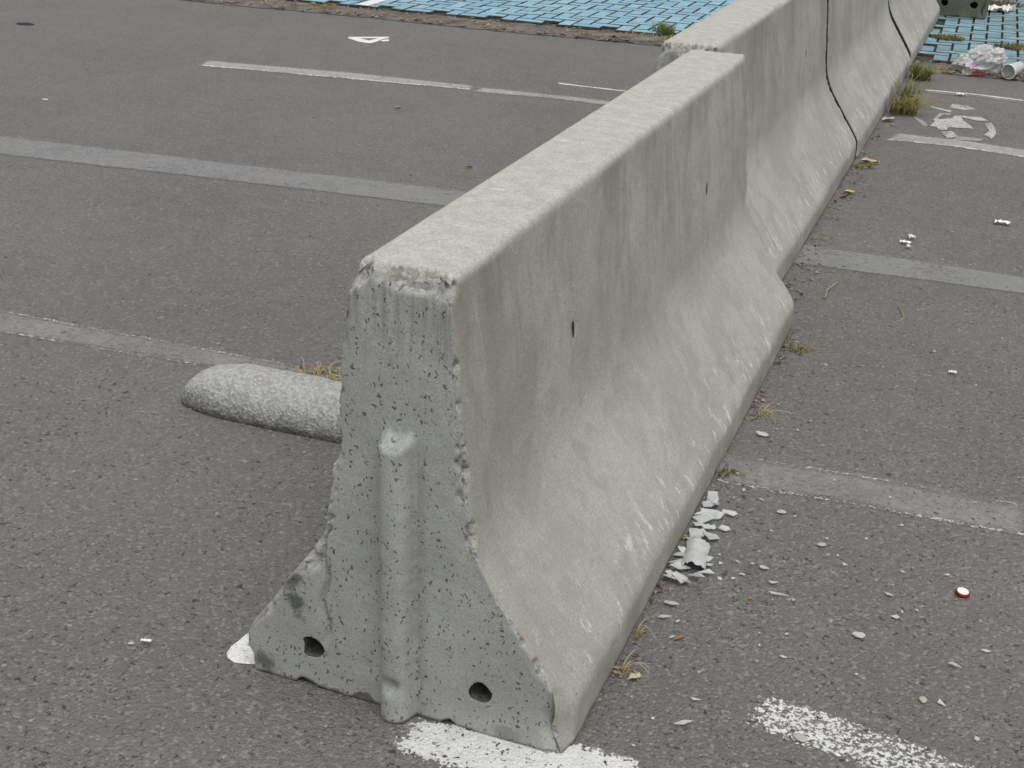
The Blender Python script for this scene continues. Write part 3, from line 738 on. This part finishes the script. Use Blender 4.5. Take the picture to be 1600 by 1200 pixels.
# loose litter gathered along the edging and at the barrier foot (uncountable)
V = []; F = []
def crumb(x, y, s, z=0.003):
    n = len(V); a = rng.uniform(0, 6.28); k = rng.uniform(.4, 1)
    for j in range(4):
        b = a+j*1.571+rng.uniform(-.4, .4); V.append((x+math.cos(b)*s, y+math.sin(b)*s*k, z+rng.uniform(0, s*.5)))
    V.append((x, y, z+s*rng.uniform(.4, .9)))
    for j in range(4): F.append((n+j, n+(j+1) % 4, n+4))
for _ in range(1500):
    x = rng.uniform(-5.5, 1.2)
    if -.42 < x < .22: continue
    y = kerb_y(x)+rng.random()**1.5*.33; dens = vnoise(np.array([[x, 0, 0]]), 2.2)[0]+(.35 if x > .2 or x > -2.2 else -.1)
    if rng.random() < dens: crumb(x, y, rng.uniform(.006, .022), .012)
for _ in range(330):
    y = 2.3+4.6*rng.random(); x = .212+abs(rng.gauss(0, .045))
    if vnoise(np.array([[0, y, 0]]), 3)[0] > .42: crumb(x, y, rng.uniform(.003, .011))
for _ in range(420):
    y = rng.uniform(.2, 2.2); x = .312+abs(rng.gauss(0, .014))
    if vnoise(np.array([[0, y, 5]]), 7)[0] > .4: crumb(x, y, rng.uniform(.002, .007))
o = obj('litter_crumbs', V, F, MDEBRIS); tag(o, 'dry crumbs of leaves and dirt gathered along the edging and barrier feet', 'debris', None, 'stuff')
V = []; F = []
for _ in range(5200):
    a, b = rng.uniform(-30, 1630), rng.uniform(120, 1230); q = at(a, b)
    crumb(q[0], q[1], rng.uniform(.0012, .0034)*(1.0 if rng.random() < .93 else 1.8), .0005)
o = obj('grit', V, F, MGRIT); tag(o, 'fine loose grit strewn over the asphalt', 'grit', None, 'stuff')

# ------------------------------------------------------------------ broken glass and small litter
def shard_mesh(size, asp, r, npt, th=.0018, curl=0.):
    an = sorted(r.uniform(0, 6.283) for _ in range(npt)); 
    base = [2*math.pi*k/npt+r.uniform(-.45, .45) for k in range(npt)]
    pts = [(math.cos(a)*size*r.uniform(.7, 1.1), math.sin(a)*size*asp*r.uniform(.7, 1.1)) for a in base]
    V = [(x, y, curl*x*x) for x, y in pts]+[(x*.97, y*.97, th+curl*x*x) for x, y in pts]
    F = [tuple(range(npt-1, -1, -1)), tuple(range(npt, 2*npt))]+[(k, (k+1) % npt, npt+(k+1) % npt, npt+k) for k in range(npt)]
    return V, F
def shard(px, py, size, label, asp=.6, rot=0., tilt=(0., 0.), npt=4, group=None, mat=None, name='glass_shard', cat='glass', z=.003, th=.0018):
    r = random.Random(int(px*13+py*7)); q = at(px, py); V, F = shard_mesh(size, asp, r, npt, th)
    o = obj(name, V, F, mat or MGLASS); lift = size*max(abs(tilt[0]), abs(tilt[1]))
    o.location = (q[0], q[1], z+lift); o.rotation_euler = (tilt[0], tilt[1], rot); return tag(o, label, cat, group)
def z5(a, b): return 950+a/2.4, 700+b/2.4
def z6(a, b): return 1000+a/2.5, 280+b/2.5
PILE = 'shards of the glass heap by the barrier'; LOOSE = 'small glass shards strewn on the right asphalt'
def zp(a, b): return 1000+a/5.215, 730+b/5.215
# heap at the barrier foot
heap = [(590, 275, 15, .45), (550, 330, 10, .4), (610, 330, 9, .5), (580, 385, 14, .4), (640, 420, 9, .5), (480, 400, 9, .5), (520, 450, 13, .6), (470, 500, 12, .5), (540, 510, 8, .5), (590, 508, 6, .4),
        (450, 570, 12, .5), (490, 565, 10, .5), (565, 590, 12, .7), (550, 660, 6, .4), (515, 710, 6, .4), (545, 770, 8, .4), (560, 820, 6, .5), (310, 730, 10, .5), (270, 790, 9, .5), (310, 840, 13, .5),
        (250, 935, 11, .6), (320, 930, 11, .6), (375, 965, 9, .5), (455, 925, 13, .35), (350, 700, 8, .4), (230, 880, 7, .5), (420, 640, 8, .5), (540, 880, 12, .35), (600, 300, 9, .3), (430, 610, 9, .4)]
for i, (a, b, s, k) in enumerate(heap):
    px, py = zp(a, b)
    part_ = 'upper end of' if b < 480 else 'middle of' if b < 760 else 'lower end of'
    o = shard(px, py, s*.0022, 'clear glass shard at the '+part_+' the glass heap by the nearest barrier', k+.15, rng.uniform(0, 6.28), (rng.uniform(-.4, .3), rng.uniform(-.4, .4)), rng.choice((3, 4, 5)), PILE+', '+part_.split()[0])
    if o.location.x < .325: o.location.x = .325
shard(*zp(730, 403), .020, 'bright glass shard at the upper right rim of the glass heap', .55, .1, (.3, .1), 5)
shard(*zp(688, 522), .016, 'rounded glass shard just right of the glass heap', .7, .4, (.2, .2), 5)
# curved piece of a bottle
V = []; F = []; nl, na = 18, 14
for i in range(nl+1):
    s = i/nl; R0 = .040-.004*float(sstep(.2, .5, np.array(s)))+.006*float(sstep(.7, 1, np.array(s)))
    for j in range(na+1):
        lim = .98+(.16*(rng.random()-.4) if j in (0, na) else 0); a = math.pi/2+lim*(1-2*j/na)*(1.0 if j > na/2 else .85)
        jag = (.016*(rng.random()-.5)) if i in (0, nl) else 0
        V.append((math.cos(a)*R0, (s-.5)*.118+jag, max(0.001, (math.sin(a)-math.sin(math.pi/2-1.0))*R0*1.5)))
for i in range(nl):
    for j in range(na): F.append((i*(na+1)+j, i*(na+1)+j+1, (i+1)*(na+1)+j+1, (i+1)*(na+1)+j))
o = obj('bottle_piece', V, F, mat_simple('frosted_glass', (.52, .53, .52), .4, .12, 60, .3, 150, .5, .15), None, True)
md = o.modifiers.new('wall', 'SOLIDIFY'); md.thickness = .002
q = at(*zp(445, 750)); o.scale = (.85, .85, .7); o.location = (max(q[0], .352), q[1], .004); o.rotation_euler.z = .12
tag(o, 'curved greyish piece of a broken bottle lying in the glass heap', 'glass')
# shards that can be told apart
named = [(z5(632, 556), .020, .25, -.1, 3, 'long pointed glass shard, lower of two right of the heap'), (z5(618, 512), .011, .7, .5, 3, 'triangular glass shard just above the long pointed one'),
    (z5(943, 710), .013, .7, .2, 6, 'chunky bright glass piece alone in the middle of the right asphalt'), (z5(232, 592), .014, .6, .0, 5, 'larger glass shard below the heap, upper of two near the barrier'),
    (z5(212, 640), .013, .45, .3, 4, 'flat glass shard below the heap, lower of two near the barrier'), (z5(277, 1036), .016, .3, .55, 4, 'long glass sliver left of the flaking white line'),
    (z5(1052, 557), .011, .35, -.5, 4, 'narrow glass shard left of the red-rimmed cap'), (z5(1075, 640), .009, .6, .3, 4, 'squarish glass shard below the narrow one left of the red cap'),
    (z5(1297, 823), .011, .6, -.3, 3, 'dull triangular shard above the beige pebble on the right'), (z5(1243, 960), .010, .5, -.6, 3, 'pointed white shard beside the beige pebble on the right'),
    (z5(1413, 768), .009, .5, .1, 4, 'small blunt shard nearest the right edge, below the red-rimmed cap'), (z5(325, 950), .009, .5, .1, 3, 'small triangular shard right of the near barrier foot'),
    (z5(583, 456), .010, .7, .1, 5, 'roundish shard right of the heap, above the triangular one'), (z5(888, 443), .007, .9, .1, 3, 'small triangular shard between the heap and the red-rimmed cap'),
    (z6(475, 1003), .016, .7, .2, 5, 'dull pale shard by the barrier beyond the ghosted line')]
for (pp, s, k, ro, n_, lab) in named:
    shard(*pp, s*1.25, lab, k, ro, (rng.uniform(-.3, .1), rng.uniform(-.2, .2)), n_)
for (a, b) in [(485, 102), (508, 162), (472, 193), (435, 312), (503, 480), (420, 497), (468, 497), (418, 405), (421, 440), (697, 577), (1102, 622), (1158, 616), (568, 702), (568, 745), (240, 716), (262, 657), (88, 938), (167, 1022), (95, 1122), (1378, 210), (1057, 190), (848, 126), (1270, 484), (1103, 470), (968, 346), (860, 410), (488, 432), (540, 440), (820, 345), (700, 262), (610, 315), (1100, 296), (1380, 1096), (930, 855), (655, 790), (670, 705), (575, 200)]:
    where_ = ('in the ghosted line' if b < 230 and a > 800 else 'between the heap and the ghosted line' if b < 330 else 'close right of the glass heap' if a < 720 and b < 590 else 'near the red-rimmed cap' if b < 700 and a > 800
              else 'between the heap and the flaking white line' if a > 400 and b < 900 else 'beside the near right foot of the barrier' if a < 400 else 'at the lower right by the flaking line')
    shard(*z5(a, b), rng.uniform(.0045, .0085), 'tiny clear glass shard '+where_, rng.uniform(.4, .9), rng.uniform(0, 6.28), (rng.uniform(-.3, .1), rng.uniform(-.2, .2)), rng.choice((3, 4)), 'tiny glass shards '+where_)
for (a, b) in [(540, 885), (665, 950), (500, 927), (380, 1157), (1148, 677), (1413, 627), (855, 600), (893, 267), (615, 985), (725, 730), (548, 705), (1180, 318)]:
    shard(*z6(a, b), rng.uniform(.0045, .0075), 'tiny clear glass shard beyond the ghosted line, '+('close to the barrier' if a < 760 else 'out in the right bay'), .7, rng.uniform(0, 6.28), (0, .1), 4, 'tiny glass shards beyond the ghosted line, '+('barrier side' if a < 760 else 'bay side'))

def scrap(px, py, lx, ly, rot, label):
    q = at(px, py); V = []; n = 6
    for i in range(n+1):
        for j in range(3): V.append(((i/n-.5)*lx, (j/2-.5)*ly, .003+.35*ly*abs(math.sin(i*1.3+j))))
    F = [(i*3+j, (i+1)*3+j, (i+1)*3+j+1, i*3+j+1) for i in range(n) for j in range(2)]
    o = obj('paper_scrap', V, F, MPAPER); o.location = (q[0], q[1], .004); o.rotation_euler.z = rot; return tag(o, label, 'paper')
scrap(*z6(1415, 178), .058, .028, -.05, 'white paper scrap on the right asphalt beyond the grey band')
scrap(*z6(1036, 255), .040, .020, -.1, 'white paper scrap above the grey band, nearer the barriers')
scrap(*z6(1058, 235), .022, .030, .5, 'small crumpled scrap touching the white paper above the grey band')
scrap(*z6(1046, 272), .016, .024, .3, 'tiny scrap below the white paper at the grey band')
scrap(*z6(1220, 763), .022, .012, .1, 'pale flat scrap alone between the grey band and the ghosted line')
scrap(1500, 150, .04, .03, .1, 'white crumpled scrap beyond the bicycle sign')
scrap(229, 1006, .020, .007, .25, 'tiny curled white scrap left of the nearest barrier')
scrap(71, 150+8, .03, .012, .1, 'small white scrap far left on the asphalt')
for (px, py, s, lab) in [(*z5(650, 245), .010, 'pale rounded pebble right of the glass heap, under the ghosted line'), (*z5(800, 368), .010, 'pale pebble in the upper middle of the right asphalt'), (*z5(1180, 950), .009, 'beige pebble beside the pointed white shard'),
                         (*z5(720, 1095), .013, 'largest light pebble lying just under the flaking white line'), (205, 1006.5, .006, 'small beige pebble next to the curled white scrap')]:
    q = at(px, py); bm = bmesh.new(); bmesh.ops.create_icosphere(bm, subdivisions=3, radius=1)
    for v in bm.verts: v.co *= 1+.35*(float(vnoise(np.array([tuple(v.co)])+px, 1.1)[0])-.5)
    me = bpy.data.meshes.new('pebble'); bm.to_mesh(me); bm.free(); me.materials.append(MSTONE); me.polygons.foreach_set('use_smooth', [True]*len(me.polygons))
    o = bpy.data.objects.new('pebble', me); C.objects.link(o); o.scale = (s*1.05, s*.75, s*.3); o.location = (q[0], q[1], s*.42); o.rotation_euler.z = rng.uniform(0, 3); tag(o, lab, 'pebble')

# bottle cap with red rim
def lathe(name, prof, n, mat, parent=None, wob=0.):
    V = []; F = []
    for k, (r, z) in enumerate(prof):
        for i in range(n):
            a = 2*math.pi*i/n; rr = r*(1+wob*(.5 if i % 2 else -.5)*(1 if k < 2 else 0)); V.append((math.cos(a)*rr, math.sin(a)*rr, z))
    for k in range(len(prof)-1):
        for i in range(n): F.append((k*n+i, k*n+(i+1) % n, (k+1)*n+(i+1) % n, (k+1)*n+i))
    return obj(name, V, F, mat, parent, True)
q = at(*z5(1327, 551)); e = bpy.data.objects.new('crown_cap', None); C.objects.link(e); e.location = (q[0], q[1], .003); e.rotation_euler = (.12, .05, .4)
lathe('rim', [(.0135, 0), (.0145, .001), (.0135, .006), (.0118, .0075)], 42, MRED, e, .08)
lathe('top', [(.0119, .0072), (.0085, .0084), (.0001, .0086)], 42, MPAPER, e)
tag(e, 'bottle cap with red rim and white top on the right asphalt', 'bottle cap')

# flat black scrap far left
q = at(40, 38); bm = bmesh.new(); bmesh.ops.create_cone(bm, cap_ends=True, segments=22, radius1=1, radius2=.85, depth=1)
for v in bm.verts: v.co.xy *= 1+.3*(float(vnoise(np.array([[v.co.x, v.co.y, 2.]]), 1.5)[0])-.5)
me = bpy.data.meshes.new('rubber_scrap'); bm.to_mesh(me); bm.free(); me.materials.append(MBLACK)
o = bpy.data.objects.new('rubber_scrap', me); C.objects.link(o); o.location = (q[0], q[1], .004); o.scale = (.065, .04, .005); tag(o, 'flat black scrap on the asphalt at the far left', 'rubber scrap')

# plastic carrier bag, crumpled
bm = bmesh.new(); bmesh.ops.create_icosphere(bm, subdivisions=6, radius=1)
co_ = np.array([tuple(v.co) for v in bm.verts]); 
n1 = np.abs(fbm(co_, 1.1, 2, 11)-.5)*2; n2 = np.abs(fbm(co_*np.array([1, 2.2, 1.3]), 1.9, 2, 12)-.5)*2
rr = 1.0-.55*n1+.30*(1-n2)**3-.12
V = co_*rr[:, None]*np.array([.135, .085, .115]); V[:, 2] += .055; V[:, 0] += np.where(V[:, 2] > .05, (V[:, 2]-.05)*.55, 0); V[:, 2] = np.where(V[:, 2] < .004, .004+.01*n2, V[:, 2])
for v, c in zip(bm.verts, V): v.co = c
me = bpy.data.meshes.new('plastic_bag'); bm.to_mesh(me); bm.free(); me.materials.append(MBAG); me.polygons.foreach_set('use_smooth', [True]*len(me.polygons))
o = bpy.data.objects.new('plastic_bag', me); C.objects.link(o); q = at(1522, 119); o.location = (q[0], q[1]+.06, .003); o.rotation_euler.z = -.05
tag(o, 'crumpled white plastic bag with red and blue print at the paver edge', 'plastic bag')

# clear cup lying on its side
q = at(1575, 127); e = bpy.data.objects.new('plastic_cup', None); C.objects.link(e)
e.location = (q[0]-.008, q[1]+.02, .053); e.rotation_euler = (math.radians(-82), 0, math.radians(-28))
lathe('cup_wall', [(.043, 0), (.041, .03), (.037, .08), (.033, .125), (.031, .128), (.0005, .126), (.0005, .123), (.030, .124), (.035, .08), (.039, .03), (.041, 0.001)], 48, MCLEAR, e)
lathe('rim', [(.0415, -.002), (.0445, -.003), (.0475, 0), (.0465, .004), (.043, .005)], 48, MPAPER, e)
tag(e, 'clear plastic cup lying on its side beside the bag', 'plastic cup')

# crumpled white sheet behind the dark block, and a red scrap
def crumple(px, py, lx, ly, amp, mat, name, label, cat, z=.024, rot=0.):
    q = at(px, py); n = 26; V = []; F = []
    g = np.array([((i/n-.5)*lx, (j/n-.5)*ly, 0) for i in range(n+1) for j in range(n+1)])
    h = np.abs(fbm(g+5, 14, 3, 31)-.5)*2*amp; edge = 1+.25*(fbm(g+2, 9, 2, 7)-.5)
    g[:, 0] *= edge; g[:, 1] *= edge*(.55+.45*np.cos(g[:, 0]/lx*2.4)); g[:, 2] = h
    for i in range(n):
        for j in range(n): F.append((i*(n+1)+j, (i+1)*(n+1)+j, (i+1)*(n+1)+j+1, i*(n+1)+j+1))
    o = obj(name, g, F, mat); o.location = (q[0], q[1], z); o.rotation_euler.z = rot; return tag(o, label, cat)
crumple(1560, 22, .20, .26, .11, MPAPER, 'crumpled_sheet', 'crumpled white plastic sheet on the pavers beside the dark block', 'plastic sheet', .026, -.25)
crumple(1597, 3, .09, .08, .04, MRED, 'red_scrap', 'red scrap on the pavers at the top right corner', 'scrap', .026)
